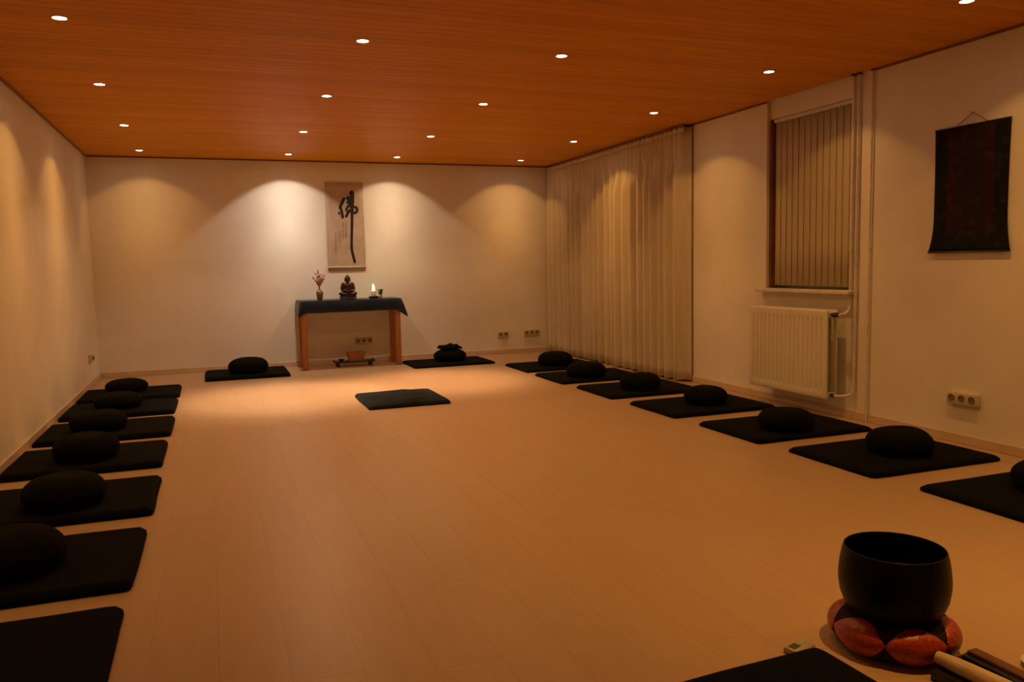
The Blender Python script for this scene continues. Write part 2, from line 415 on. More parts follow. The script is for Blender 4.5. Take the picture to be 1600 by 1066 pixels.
# ------------------------------------------------------------------ vertical blind
NS = 13
bt = thing('vertical_blind', 'closed beige vertical blind in the window niche above the radiator', 'blind', (W+.058, NY0, 1.0))
bw = NY1-NY0-.055
pitch = bw/NS
bm = NB()
sw = pitch*1.02
def slat(u, v):
    a = (u-.5)
    return (.004*math.cos(a*PI), a*sw, .012+v*1.40)
grid(bm, 7, 5, slat)
sl_me = mesh_of(bm, 'slat', 'blind_fabric', True)
for k in range(NS):
    o = link('slat', sl_me, bt, (.0, .01+(k+.5)*pitch, 0), math.radians(-3.2 + rr.uniform(-1.2, 1.0)))
    md = o.modifiers.new('thickness', 'SOLIDIFY'); md.thickness = .0012
bm = NB(); box(bm, -.030, .060, NY1-NY0-.030, NY1-NY0-.001, .0, 1.44, .003); obj('reveal_shade_strip', bm, 'trim_wood', bt)  # dark strip added in place of the shade on the far niche reveal
bm = NB(); cbox(bm, (0, bw/2+.01, 1.425), (.045, bw, .032), .004); obj('headrail', bm, 'window_paint', bt)
bm = NB(); tube(bm, [(-.028, .03, 1.40), (-.028, .03, .35), (-.028, .028, .30), (-.028, .045, .30), (-.028, .045, 1.40)], .0016, 5); obj('pull_chain', bm, 'window_paint', bt)

# ------------------------------------------------------------------ radiator
RX = W-.182; RY0, RY1, RZ0, RZ1 = 4.956, 5.912, .146, .840
rd = thing('radiator', 'cream ribbed panel radiator on the wall under the window', 'radiator', (RX, RY0, 0))
RL = RY1-RY0; RH = RZ1-RZ0
NR = 17
def panel(u, v):
    y = u*RL; z = RZ0 + v*RH
    e = .035
    s = (y-e)/(RL-2*e)*NR
    g = 0
    if 0 < s < NR:
        f = s-math.floor(s)
        g = max(0, 1-abs(f-.5)/.30); g = g*g*(3-2*g)
    zz = min((z-RZ0-.042)/.030, (RZ1-.052-z)/.030); zz = max(0, min(1, zz))
    x = .0105*g*zz
    # rolled edges
    ed = min(z-RZ0, RZ1-z)
    if ed < .012: x += .012*(1-math.sqrt(max(0, 1-(1-ed/.012)**2)))
    return (x, y, z)
def panel_bm(thick):
    bm = NB()
    # finer rows near the stamped ends
    rows = [0, .004, .009, .017, .045, .06, .072, .085, .098, .11, .13, .3, .5, .7, .865, .88, .892, .905, .918, .925, .94, .97, .983, .991, .996, 1]
    cols = NR*10+6
    R = [[bm.verts.new(panel(i/(cols-1), v)) for i in range(cols)] for v in rows]
    for j in range(len(rows)-1):
        for i in range(cols-1): bm.faces.new((R[j][i], R[j][i+1], R[j+1][i+1], R[j+1][i]))
    return bm
o = obj('front_panel', panel_bm(.01), 'radiator_paint', rd, smooth=True, sharp=60); md = o.modifiers.new('thickness', 'SOLIDIFY'); md.thickness = .013; md.offset = 1
for md in o.modifiers: md.offset = -1
bm = NB(); box(bm, .088, .103, 0, RL, RZ0, RZ1, .005, 2); obj('rear_panel', bm, 'radiator_paint', rd, smooth=True, sharp=40)
for zc in (RZ0+.035, RZ1-.035):
    for yc in (.018, RL-.018):
        bm = NB(); cbox(bm, (.051, yc, zc), (.078, .032, .04), .008, 2); obj('connector', bm, 'radiator_paint', rd, smooth=True, sharp=40)
for k in range(24):
    if k == 0:
        bm = NB(); pr = [(.02, .0), (.02, .012), (.07, .012), (.07, .0)]
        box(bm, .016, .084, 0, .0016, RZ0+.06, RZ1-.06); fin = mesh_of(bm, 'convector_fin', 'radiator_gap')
    link('convector_fin', fin, rd, (0, .05+k*(RL-.1)/23, 0))
bm = NB(); tube(bm, [(.045, .0, RZ1-.035), (.045, -.035, RZ1-.035)], .014, 12); tube(bm, [(.045, -.022, RZ1-.035), (.045, -.062, RZ1-.035)], .019, 14)
obj('radiator_valve', bm, 'valve_dark', rd, smooth=True, sharp=40)
bm = NB(); tube(bm, [(.045, .0, RZ0+.035), (.045, -.030, RZ0+.035)], .013, 12); obj('lower_valve', bm, 'valve_dark', rd, smooth=True, sharp=40)
for yc in (.18, RL-.18):
    bm = NB(); cbox(bm, (.141, yc, .5), (.070, .03, .60), .003); obj('wall_bracket', bm, 'radiator_paint', rd)

# heating pipes beside the window
PXc = W-.022
def pipe(name, label, pts, rad, rings, clamps):
    t = thing(name, label, 'pipe', (0, 0, 0))
    bm = NB(); tube(bm, pts, rad, 12); obj('tube', bm, 'pipe_paint', t, smooth=True, sharp=40)
    for (x, y, z) in rings:
        bm = NB(); lathe(bm, [(rad*.98, 0), (rad*2.3, 0), (rad*2.1, -.012), (rad*.98, -.014)], 20, (x, y, z), close=True); obj('ceiling_rosette', bm, 'valve_dark', t, smooth=True, sharp=40)
    for (x, y, z) in clamps:
        bm = NB(); lathe(bm, [(rad*1.0, -.009), (rad*1.35, -.009), (rad*1.35, .009), (rad*1.0, .009)], 16, (x, y, z), close=True)
        box(bm, x+rad, W, y-.005, y+.005, z-.007, z+.007); obj('wall_clamp', bm, 'pipe_paint', t)
    return t
yA, yB, yC = 4.893, 4.842, 4.715
vy = RY0-.062
pipe('heating_pipe', 'white heating pipe next to the window, running down to the radiator top', [(PXc, yA, H)] + [(PXc, yA, 1.02)] + bezier([(PXc, yA, .93), (PXc-.006, yA-.004, .86), (PXc-.04, yA+.003, .815), (RX+.045, vy+.004, .803)], 6), .011, [(PXc, yA, H)], [(PXc, yA, 1.30), (PXc, yA, 2.25)])
pipe('heating_pipe', 'white heating pipe in the middle of the pipe group, bending to the radiator bottom', [(PXc, yB, H), (PXc, yB, .32)] + bezier([(PXc, yB, .26), (PXc-.01, yB+.010, .20), (PXc-.05, yB+.04, .178), (RX+.045, RY0-.028, .177)], 6), .010, [(PXc, yB, H)], [(PXc, yB, 1.30), (PXc, yB, 2.25)])
pipe('heating_pipe', 'thin white pipe farthest from the window, going down into the floor', [(PXc+.004, yC, H), (PXc+.004, yC, 0.0)], .0075, [(PXc+.004, yC, H)], [(PXc+.004, yC, 1.30)])

# ------------------------------------------------------------------ wall sockets
def socket(label, n, loc, face, m='socket_white', dx=.076, hgt=.080):
    # built facing -Y, then turned
    rz = {'back': 0, 'right': -PI/2, 'left': PI/2}[face]
    t = thing('wall_socket', label, 'socket', loc, rz)
    Ls = dx*n
    bm = NB(); box(bm, -Ls/2, Ls/2, -.034, 0, -hgt/2, hgt/2, .005, 2); obj('cover_plate', bm, m, t, smooth=True, sharp=40)
    for k in range(n):
        bm = NB(); xx = -Ls/2+dx*(k+.5)
        prof = [(.0, .001), (.0205, .001), (.0215, .0055), (.0235, .0055), (.0235, 0), (0, 0)]
        lathe(bm, prof, 20)
        bmesh.ops.rotate(bm, verts=bm.verts, cent=(0, 0, 0), matrix=Matrix.Rotation(PI/2, 3, 'X'))
        ins = obj('socket_insert', bm, 'socket_hole', t, (xx, -.034, .002), smooth=True, sharp=30)
    return t
socket('white triple wall socket low on the right wall below the dark hanging', 3, (W, 3.880, .302), 'right')
socket('cream double wall socket on the altar wall, left of the triple one', 2, (5.075, D, .275), 'back', 'socket_old')
socket('cream triple wall socket on the altar wall near the curtain', 3, (5.505, D, .280), 'back', 'socket_old')
socket('triple wall socket on the wall underneath the altar table', 3, (3.132, D, .288), 'back', 'socket_old')
socket('double wall socket on the left wall near the far corner', 2, (0, 9.87, .312), 'left', 'socket_old')

# ------------------------------------------------------------------ dark hanging on the right wall
hg = thing('wall_hanging', 'dark brocade wall hanging with dull red bands on the right wall', 'wall hanging', (W-.012, 3.887, 1.664))
def hf(u, v):
    z = -.405 + v*.81
    half = .2715 - .006*math.sin(PI*v) + .031*max(0, 1-v/.28)**2
    c = .0015*math.sin(u*9+v*3)
    return (c - .008*max(0, 1-v/.2)**2, (u-.5)*2*half, z + .004*math.sin(u*PI)*(1-v))
bm = NB(); grid(bm, 24, 26, hf)
o = obj('cloth', bm, 'dark_brocade', hg, smooth=True); md = o.modifiers.new('thickness', 'SOLIDIFY'); md.thickness = .003
bm = NB(); tube(bm, [(-.002, -.273, .402), (-.002, .273, .402)], .0055, 10); obj('top_rod', bm, 'black_lacquer', hg)
bm = NB(); tube(bm, [(-.010, -.302, -.402), (-.010, .302, -.402)], .0055, 10); obj('bottom_rod', bm, 'black_lacquer', hg)
bm = NB(); tube(bm, [(0, -.115, .405), (.003, 0, .478), (0, .115, .405)], .0022, 6); obj('cord', bm, 'cord_brown', hg)
bm = NB(); tube(bm, [(.012, 0, .476), (-.006, 0, .478)], .003, 8); obj('nail', bm, 'valve_dark', hg)

# ------------------------------------------------------------------ calligraphy scroll
sx, sy = 2.712, D
sc = thing('hanging_scroll', 'tall paper scroll with black brush calligraphy above the altar table', 'scroll', (sx, sy, 1.205))
SW, SH = .482, 1.125
bm = NB(); grid(bm, 10, 24, lambda u, v: (u*SW, -.010-.003*math.sin(v*7), v*SH))
o = obj('paper', bm, 'scroll_paper', sc, smooth=True); md = o.modifiers.new('thickness', 'SOLIDIFY'); md.thickness = .0012
bm = NB(); tube(bm, [(-.004, -.013, SH), (SW+.004, -.013, SH)], .006, 10); obj('top_rod', bm, 'scroll_paper', sc)
bm = NB(); tube(bm, [(-.008, -.018, .048), (SW+.008, -.018, .048)], .0085, 12); obj('roller', bm, 'roller_wood', sc, smooth=True)
def s2(px, py):
    xl = 105 + (py-105)*30/920
    v = 1-(py-105)/920
    return ((px-xl)/393*SW, v*SH)
def brush(bm, pts, widths):
    C = bezier([(*s2(*p), 0) for p in pts], 6); n = len(C)
    Wd = [0]*n
    for i in range(n):
        t = i/(n-1)*(len(widths)-1); k = min(int(t), len(widths)-2); Wd[i] = 1.15*(widths[k]*(1-(t-k)) + widths[k+1]*(t-k))*SW/393/2
    prev = None
    def yy(z): return -.0125-.003*math.sin(z/SH*7)-.0006
    # rounded ends: extend a little
    for i in range(n):
        a = C[max(i-1, 0)]; b = C[min(i+1, n-1)]; t = (b-a).normalized(); nn = Vector((-t.y, t.x, 0))
        l = C[i]+nn*Wd[i]; r = C[i]-nn*Wd[i]
        y = yy(C[i].y)
        q = [bm.verts.new((l.x, y, l.y)), bm.verts.new((r.x, y, r.y))]
        if prev: bm.faces.new((prev[0], prev[1], q[1], q[0]))
        prev = q
    for e, d in ((0, -1), (n-1, 1)):
        c = C[e]; y = yy(c.y)
        vs = [bm.verts.new((c.x+Wd[e]*math.cos(k*PI/4), y, c.y+Wd[e]*math.sin(k*PI/4))) for k in range(8)]
        bm.faces.new(vs)
bm = NB()
brush(bm, [(383, 208), (390, 260), (386, 330), (386, 430), (384, 560), (380, 700), (380, 790), (393, 860), (412, 932)], [44, 38, 34, 26, 24, 22, 24, 24, 26])
brush(bm, [(303, 268), (285, 310), (264, 350), (254, 372)], [26, 28, 24, 14])
brush(bm, [(268, 352), (278, 400), (288, 462)], [18, 24, 28])
brush(bm, [(252, 405), (252, 428)], [12, 18])
brush(bm, [(332, 268), (350, 255), (352, 290), (338, 312), (362, 300), (385, 285)], [20, 26, 24, 20, 24, 20])
brush(bm, [(352, 300), (372, 320), (400, 305)], [22, 28, 22])
brush(bm, [(372, 325), (345, 352), (324, 384), (332, 398), (352, 396)], [26, 22, 16, 14, 16])
brush(bm, [(358, 385), (345, 415), (326, 452)], [18, 24, 26])
brush(bm, [(392, 362), (418, 356), (438, 372), (438, 400), (416, 418), (384, 414), (358, 396)], [16, 22, 24, 22, 24, 18, 12])
o = obj('brush_character', bm, 'ink', sc); md = o.modifiers.new('thickness', 'SOLIDIFY'); md.thickness = .0004
bm = NB(); r5 = random.Random(11)
for (cx, ya, yb, sz, ns) in ((322, 515, 680, 17, 9), (290, 515, 690, 15, 9), (258, 605, 740, 11, 9), (214, 615, 850, 12, 13)):
    for k in range(ns):
        y = ya + (yb-ya)*(k+.5)/ns
        for q in range(3):
            ax, ay = r5.uniform(-.5, .5)*sz, r5.uniform(-.4, .4)*sz
            if r5.random() < .55: pt = [(cx-sz*.45, y+ay), (cx, y+ay+1), (cx+sz*.4, y+ay)]
            else: pt = [(cx+ax, y-sz*.45), (cx+ax+1, y), (cx+ax-2, y+sz*.4)]
            brush(bm, pt, [2.6, 2.2])
obj('small_writing', bm, 'faint_ink', sc)['kind'] = 'stuff'

# ------------------------------------------------------------------ altar table and cloth
TX0, TX1, TY0, TY1, TZ = 2.300, 3.522, 10.085, 10.560, .842
tb = thing('altar_table', 'narrow reddish wooden altar table with square legs at the back wall', 'table', ((TX0+TX1)/2, (TY0+TY1)/2, 0))
hx, hy = (TX1-TX0)/2, (TY1-TY0)/2
bm = NB(); box(bm, -hx, hx, -hy, hy, TZ-.032, TZ-.004, .003); obj('tabletop', bm, 'altar_wood', tb)
for a in (-1, 1):
    for b in (-1, 1):
        bm = NB(); x0 = a*hx - (0 if a < 0 else .062); y0 = -hy if b < 0 else hy-.062-.06
        box(bm, x0, x0+.062, y0, y0+.062, .006, TZ-.032, .003)
        lg = obj('leg', bm, 'altar_wood', tb)
        bm = NB(); box(bm, x0-.006*(a < 0)*(b < 0), x0+.062, y0-.004*(b < 0), y0+.062, 0, .006, .001); obj('foot_pad', bm, 'trim_wood', lg)
for b in (-1, 1):
    bm = NB(); yy = b*(hy-.022); box(bm, -hx+.062, hx-.062, yy-.011, yy+.011, TZ-.11, TZ-.032, .002); obj('apron_rail', bm, 'altar_wood', tb)
for a in (-1, 1):
    bm = NB(); xx = a*(hx-.022); box(bm, xx-.011, xx+.011, -hy+.062, hy-.062, TZ-.11, TZ-.032, .002); obj('apron_rail', bm, 'altar_wood', tb)

hem = [((2.288, 10.585), (2.268, 10.585, .705)), ((2.288, 10.42), (2.258, 10.42, .695)), ((2.288, 10.25), (2.266, 10.25, .700)), ((2.288, 10.15), (2.258, 10.14, .680)),
       ((2.288, 10.074), (2.262, 10.035, .655)), ((2.310, 10.070), (2.300, 10.030, .672)), ((2.350, 10.070), (2.335, 10.058, .697)),
       ((2.50, 10.070), (2.50, 10.050, .697)), ((2.70, 10.070), (2.70, 10.056, .700)), ((2.92, 10.070), (2.92, 10.048, .700)), ((3.14, 10.070), (3.14, 10.056, .702)),
       ((3.34, 10.070), (3.34, 10.050, .704)), ((3.46, 10.070), (3.462, 10.052, .705)), ((3.505, 10.070), (3.525, 10.035, .665)),
       ((3.534, 10.074), (3.606, 10.015, .612)), ((3.534, 10.12), (3.585, 10.12, .650)), ((3.534, 10.20), (3.562, 10.20, .690)), ((3.534, 10.36), (3.568, 10.36, .700)), ((3.534, 10.585), (3.556, 10.585, .705))]
tp_ = bezier([(a[0], a[1], 0) for a, b in hem], 5); hm_ = bezier([b for a, b in hem], 5)
bm = NB(); rings = []
for k in range(9):
    t = k/8; row = []
    for a, b in zip(tp_, hm_):
        ztop = TZ+.004
        if k == 0: p_ = (a.x, a.y, ztop)
        else:
            e = t**.85; p_ = (a.x+(b.x-a.x)*e, a.y+(b.y-a.y)*e - .006*math.sin(PI*t)*(1 if a.y < 10.09 else 0), ztop+(b.z-ztop)*t)
        row.append(bm.verts.new(p_))
    rings.append(row)
for A, B in zip(rings, rings[1:]):
    for i in range(len(A)-1): bm.faces.new((A[i], A[i+1], B[i+1], B[i]))
bm.faces.new(rings[0])
o = obj('tablecloth', bm, 'satin_blue', None, smooth=True, sharp=50)
md = o.modifiers.new('thickness', 'SOLIDIFY'); md.thickness = .0025; md.offset = 0
tag(o, 'dark blue satin cloth draped over the altar table', 'tablecloth')
ZT = TZ+.0055

# ------------------------------------------------------------------ things on the altar
v = thing('flower_vase', 'small brown glazed vase with dried blossom twigs on the altar table', 'vase', (2.552, 10.27, ZT))
bm = NB(); lathe(bm, [(0, 0), (.026, 0), (.030, .004), (.037, .04), (.043, .075), (.042, .100), (.032, .118), (.020, .126), (.019, .134), (.022, .138), (.018, .137), (.015, .128), (.015, .10), (0, .09)], 28)
obj('vase_body', bm, 'vase_glaze', v, smooth=True)
r6 = random.Random(5)
bm = NB(); lathe(bm, [(0, -.001), (.002, .002), (.0035, .009), (.0028, .013), (0, .014)], 6); petal = mesh_of(bm, 'x', None)
bm = NB()
for k in range(5):
    a = 2*PI*k/5
    q = blob(bm, (0, 0, 0), (.0065, .0042, .002), sub=1)
    bmesh.ops.transform(bm, matrix=Matrix.Rotation(a, 4, 'Z') @ Matrix.Translation((.006, 0, .002)) @ Matrix.Rotation(-.5, 4, 'Y'), verts=q)
blob(bm, (0, 0, .002), (.003, .003, .003), sub=1)
bl_me = mesh_of(bm, 'blossom', 'blossom', True)
bm = NB(); blob(bm, (.008, 0, 0), (.009, .004, .0012), sub=1); lf_me = mesh_of(bm, 'leaf', 'leaf_dark', True)
tips = [(-.005, 0, .36), (-.035, .01, .335), (.03, -.01, .325), (.066, .01, .31), (.062, -.005, .265), (-.062, 0, .29), (-.05, .015, .255), (-.078, -.01, .275), (.038, .01, .275), (-.02, -.015, .30), (.012, .012, .30), (.022, 0, .215), (-.018, .01, .22)]
for (tx, ty, tz) in tips:
    bm = NB(); C = bezier([(0, 0, .09), (tx*.12, ty*.2, .16), (tx*.55, ty*.6, .16+(tz-.16)*.6), (tx, ty, tz)], 4)
    tube(bm, C, [.0016-.0009*i/(len(C)-1) for i in range(len(C))], 5); tw = obj('twig', bm, 'twig', v)
    for q in range(5):
        t = C[int(len(C)*(.55+.10*q)) if int(len(C)*(.55+.10*q)) < len(C) else -1]
        o = link('blossom', bl_me, tw, t + Vector((r6.uniform(-.008, .008), r6.uniform(-.008, .003), r6.uniform(-.006, .006))))
        o.rotation_euler = (r6.uniform(.6, 2.0), r6.uniform(-.6, .6), r6.uniform(0, 6)); s = r6.uniform(.9, 1.5); o.scale = (s, s, s)
    o = link('leaf', lf_me, tw, C[len(C)//2+2]); o.rotation_euler = (r6.uniform(-.5, .5), r6.uniform(-.8, .8), r6.uniform(0, 6)); o.scale = (.8, .8, .8)

st = thing('statuette', 'dark bronze statuette of a seated meditating figure in the middle of the altar table', 'statuette', (2.908, 10.30, ZT))
bm = NB(); lathe(bm, [(0, 0), (.104, 0), (.110, .005), (.108, .016), (.100, .024), (.104, .032), (.106, .040), (.098, .046), (0, .046)], 36)
for vv in bm.verts: vv.co.y *= .74
obj('pedestal', bm, 'dark_pedestal', st, smooth=True, sharp=50)
bm = NB(); RXm = lambda a: Matrix.Rotation(a, 4, 'X'); RYm = lambda a: Matrix.Rotation(a, 4, 'Y'); RZm = lambda a: Matrix.Rotation(a, 4, 'Z')
blob(bm, (0, .006, .070), (.088, .058, .032))
for s in (-1, 1):
    blob(bm, (s*.066, -.012, .070), (.052, .034, .027), RZm(s*.35))          # thigh and knee
    blob(bm, (s*.030, -.046, .064), (.052, .019, .018), RZm(-s*.18))         # crossed shin
    blob(bm, (s*.056, .008, .188), (.026, .027, .026))                       # shoulder
    blob(bm, (s*.070, .002, .150), (.022, .024, .048), RYm(-s*.16))          # upper arm
    blob(bm, (s*.050, -.032, .110), (.040, .018, .018), RZm(s*.75))          # forearm
    blob(bm, (s*.036, .008, .240), (.005, .008, .018))                       # ear
blob(bm, (0, .010, .125), (.058, .040, .058)); blob(bm, (0, .006, .172), (.062, .038, .038))
blob(bm, (0, -.048, .100), (.030, .017, .011))                                # hands in the lap
blob(bm, (0, .006, .212), (.022, .021, .022)); blob(bm, (0, .002, .246), (.034, .037, .040))
blob(bm, (0, .006, .266), (.036, .038, .026)); blob(bm, (0, .006, .295), (.018, .018, .013))
blob(bm, (0, -.036, .242), (.005, .007, .010)); blob(bm, (0, -.030, .226), (.010, .006, .005))
o = obj('figure', bm, 'bronze', st, smooth=True)
md = o.modifiers.new('one_surface', 'REMESH'); md.mode = 'VOXEL'; md.voxel_size = .0035; md.use_smooth_shade = True
md = o.modifiers.new('soften', 'SMOOTH'); md.factor = .5; md.iterations = 3

cn = thing('candle', 'lit cream pillar candle on a dark square tray on the altar table', 'candle', (3.222, 10.26, ZT))
bm = NB(); box(bm, -.055, .055, -.045, .045, 0, .030, .004, 2); obj('candle_tray', bm, 'black_lacquer', cn)
bm = NB(); lathe(bm, [(0, .030), (.030, .030), (.031, .034), (.031, .098), (.028, .102), (.018, .096), (0, .094)], 28); obj('wax', bm, 'wax', cn, smooth=True, sharp=50)
bm = NB(); tube(bm, [(0, 0, .093), (.0005, 0, .110)], .0012, 6); obj('wick', bm, 'wick', cn)
bm = NB(); lathe(bm, [(0, .103), (.008, .110), (.0140, .124), (.0135, .142), (.007, .166), (0, .184)], 16); obj('flame', bm, 'flame', cn, smooth=True)
ld = bpy.data.lights.new('flame_light', 'POINT'); ld.color = (1, .60, .22); ld.energy = 2.4; ld.shadow_soft_size = .012
o = bpy.data.objects.new('flame_light', ld); COL.objects.link(o); o.parent = cn; o.location = (0, 0, .142)

pp = thing('potted_plant', 'tiny white pot with a clipped dark green plant beside the candle', 'plant', (3.318, 10.30, ZT))
bm = NB(); lathe(bm, [(0, 0), (.020, 0), (.023, .004), (.024, .045), (.021, .047), (.019, .040), (0, .038)], 24); obj('pot', bm, 'pot_white', pp, smooth=True, sharp=50)
bm = NB(); r8 = random.Random(2)
lathe(bm, [(0, .040), (.016, .042), (.026, .075), (.035, .108), (.028, .114), (0, .112)], 18)
for k in range(90):
    a = r8.uniform(0, 2*PI); h = r8.uniform(.045, .112); r = .017+(h-.042)*.27
    c = Vector((r*math.cos(a), r*math.sin(a), h)); q = blob(bm, (0, 0, 0), (.007, .004, .0012), sub=1)
    bmesh.ops.transform(bm, matrix=Matrix.Translation(c) @ RZm(a) @ RYm(-.9+r8.uniform(-.4, .4)), verts=q)
obj('foliage', bm, 'plant_green', pp, smooth=True)

# ------------------------------------------------------------------ under the altar table
ls = thing('low_stand', 'low black lacquered stand on the floor under the altar table', 'stand', (2.945, 10.27, 0))
bm = NB(); box(bm, -.235, .235, -.085, .085, .048, .066, .004, 2); obj('stand_top', bm, 'black_lacquer', ls)
for a in (-1, 1):
    bm = NB(); box(bm, a*.243-.011, a*.243+.011, -.085, .085, .052, .078, .005, 2); obj('raised_end', bm, 'black_lacquer', ls)
    for b in (-1, 1):
        bm = NB(); box(bm, a*.205-.014, a*.205+.014, b*.066-.014, b*.066+.014, 0, .048, .003); obj('leg', bm, 'black_lacquer', ls)
tp = thing('tapered_pot', 'orange-brown tapered pot standing on the low black stand', 'pot', (2.972, 10.27, .066))
bm = NB()
def frust(bm, z0, z1, a0, a1, b0, b1):
    vs = [bm.verts.new((sx_*a, sy_*b, z)) for z, a, b in ((z0, a0, b0), (z1, a1, b1)) for sx_, sy_ in ((-1, -1), (1, -1), (1, 1), (-1, 1))]
    for k in range(4): bm.faces.new((vs[k], vs[(k+1) % 4], vs[4+(k+1) % 4], vs[4+k]))
    return vs
vo = frust(bm, 0, .112, .086, .110, .060, .078); vi = frust(bm, .012, .112, .078, .102, .052, .070)
bm.faces.new(vo[:4]); bm.faces.new(vi[:4])
for k in range(4): bm.faces.new((vo[4+k], vo[4+(k+1) % 4], vi[4+(k+1) % 4], vi[4+k]))
obj('pot_body', bm, 'terracotta', tp)
bm = NB(); box(bm, -.098, .098, -.066, .066, .085, .088); obj('ash_fill', bm, 'terracotta', tp)
bm = NB(); lathe(bm, [(0, 0), (.018, 0), (.020, .004), (.034, .022), (.036, .030), (.033, .030), (.028, .018), (0, .010)], 24)
tag(obj('small_bowl', bm, 'black_lacquer', None, (2.785, 10.27, .066), smooth=True, sharp=60), 'small dark bowl on the left end of the low black stand', 'bowl')

# ------------------------------------------------------------------ sitting mats
def mat_mesh(sx, sy, h, seed, puff=.002, m='black_cotton', sharp=5.0):
    bm = NB(); nx, ny = 26, 22
    def P(u, v, top):
        a, b = 2*u-1, 2*v-1
        # rounded corners through a superellipse-like pull
        k = max(abs(a), abs(b)); rr_ = (abs(a)**34+abs(b)**34)**(1/34) if k > 0 else 1
        f = 1 if k == 0 else k/rr_
        x = a*f*sx/2; y = b*f*sy/2
        wob = noise.noise(Vector((a*1.7, b*1.7, seed)))
        x += .006*wob*abs(a)**3; y += .006*noise.noise(Vector((a*2, b*2, seed+7)))*abs(b)**3
        e = 1-max(abs(a), abs(b))
        edge = 1-max(0, 1-e/.035)**2.2
        z = h*(.55+.45*edge) + puff*(1-a*a)*(1-b*b) + (.0015 if puff < .02 else .020)*wob*edge*min(1, e*4)
        return (x, y, z if top else 0.0)
    T = grid(bm, nx, ny, lambda u, v: P(.5+.5*math.copysign(abs(2*u-1)**.5, 2*u-1), .5+.5*math.copysign(abs(2*v-1)**.5, 2*v-1), True))
    ringT = T[0] + [r[-1] for r in T[1:]] + T[-1][-2::-1] + [r[0] for r in T[-2:0:-1]]
    ringB = [bm.verts.new((q.co.x*.992, q.co.y*.992, 0)) for q in ringT]; n = len(ringT)
    ringM = [bm.verts.new((q.co.x*1.004, q.co.y*1.004, h*.2)) for q in ringT]
    for A, B in ((ringT, ringM), (ringM, ringB)):
        for i in range(n): bm.faces.new((A[i], A[(i+1) % n], B[(i+1) % n], B[i]))
    bm.faces.new(ringB)
    return mesh_of(bm, 'sitting_mat', m, True)
ORD = ['farthest from the camera', 'second from the altar wall', 'third from the altar wall', 'fourth from the altar wall', 'third from the near end', 'second from the near end', 'nearest the camera']
MH = .038
def place_mat(label, x0, x1, y0, y1, seed, h=MH, rz=0, m='black_cotton', puff=.002, group='black sitting mats'):
    o = link('sitting_mat', mat_mesh(x1-x0, y1-y0, h, seed, puff, m), None, ((x0+x1)/2, (y0+y1)/2, 0), rz)
    return tag(o, label, 'mat', group)
Lm = [(9.27, .945), (8.31, .942), (7.27, .955), (6.245, .945), (5.155, .962), (4.125, .952), (3.16, .945)]
for k, (yb, xr) in enumerate(Lm):
    place_mat('black sitting mat in the row along the left wall, ' + ORD[k], .030, xr, yb-.745, yb, k*3.1, h=.042, rz=rr.uniform(-.008, .008))
Rm = [(4.630, 8.54, 9.30), (4.620, 7.53, 8.29), (4.645, 6.48, 7.25), (4.668, 5.455, 6.195), (4.690, 4.435, 5.160), (4.722, 3.455, 4.190), (4.765, 2.45, 3.195)]
for k, (xl, ya, yb) in enumerate(Rm):
    place_mat('black sitting mat in the row along the right wall, ' + ORD[k], xl, xl+.99, ya, yb, 40+k*2.3, h=.032, rz=rr.uniform(-.008, .008))
place_mat('black sitting mat at the altar wall, left of the altar table', 1.170, 2.105, 9.60, 10.375, 70, h=.045)
place_mat('black sitting mat at the altar wall, right of the altar table', 3.560, 4.605, 9.555, 10.262, 73, h=.032, rz=.012)
place_mat('padded dark bluish mat lying alone in the middle of the floor', 2.535, 3.275, 6.95, 7.760, 77, h=.034, m='blue_cotton', puff=.038, group=None)
place_mat('navy black mat corner in the foreground beside the bell', 2.086, 3.034, 1.164, 1.922, 80, h=.045, rz=.05, m='navy_cotton', group=None)

# ------------------------------------------------------------------ round meditation cushions
def zafu_mesh(d, h, seed, m='black_linen'):
    bm = NB(); n, nv = 72, 22; r9 = random.Random(int(seed*10)); npl = 18
    def f(u, v):
        a = 2*PI*u
        if v < .34:                                   # underside, rolling up to the widest line
            t = v/.34
            if t < .5: c = .001 + .80*t/.5; z = 0
            else: q = (t-.5)/.5*PI/2; c = .801 + .199*math.sin(q); z = .40*h*(1-math.cos(q))
        else:
            b = (v-.34)/.66*PI/2*.999; c = math.cos(b)**.66; z = h*(.40+.60*math.sin(b))
        side = math.exp(-((z/h-.40)/.25)**2)
        r = d/2*c*(1 + .010*side*math.cos(npl*a) + .022*noise.noise(Vector((math.cos(a)*1.3, math.sin(a)*1.3, seed))))
        if z > .4*h: z += (z/h-.4)*(.10*h*noise.noise(Vector((math.cos(a)*c*1.4+seed, math.sin(a)*c*1.4, seed))) - .06*h*math.exp(-(c/.35)**2))
        return (r*math.cos(a), r*math.sin(a), z)
    grid(bm, n, nv, f, wrap=True)
    bmesh.ops.holes_fill(bm, edges=bm.edges, sides=0)
    return mesh_of(bm, 'meditation_cushion', m, True)
Z = {'L': [(.440, 8.962, .400, .124), (.463, 7.930, .400, .128), (.429, 6.853, .405, .146), (.483, 5.814, .396, .160), (.525, 4.679, .397, .156), (.480, 3.700, .400, .165)],
     'R': [(5.119, 8.852, .416, .155), (5.021, 7.787, .425, .150), (5.092, 6.746, .392, .150), (5.191, 5.801, .365, .142), (5.102, 4.666, .386, .144), (5.235, 3.776, .388, .154), (5.290, 2.820, .40, .155)]}
for side, wall in (('L', 'left'), ('R', 'right')):
    for k, (x, y, d, h) in enumerate(Z[side]):
        o = link('meditation_cushion', zafu_mesh(d, h, k*1.7+(9 if side == 'R' else 0)+.3), None, (x, y, (.0465 if side == 'L' else .0365)), 0)
        tag(o, 'round black cushion on the %s-wall mat that is %s' % (wall, ORD[k]), 'cushion', 'round black meditation cushions')
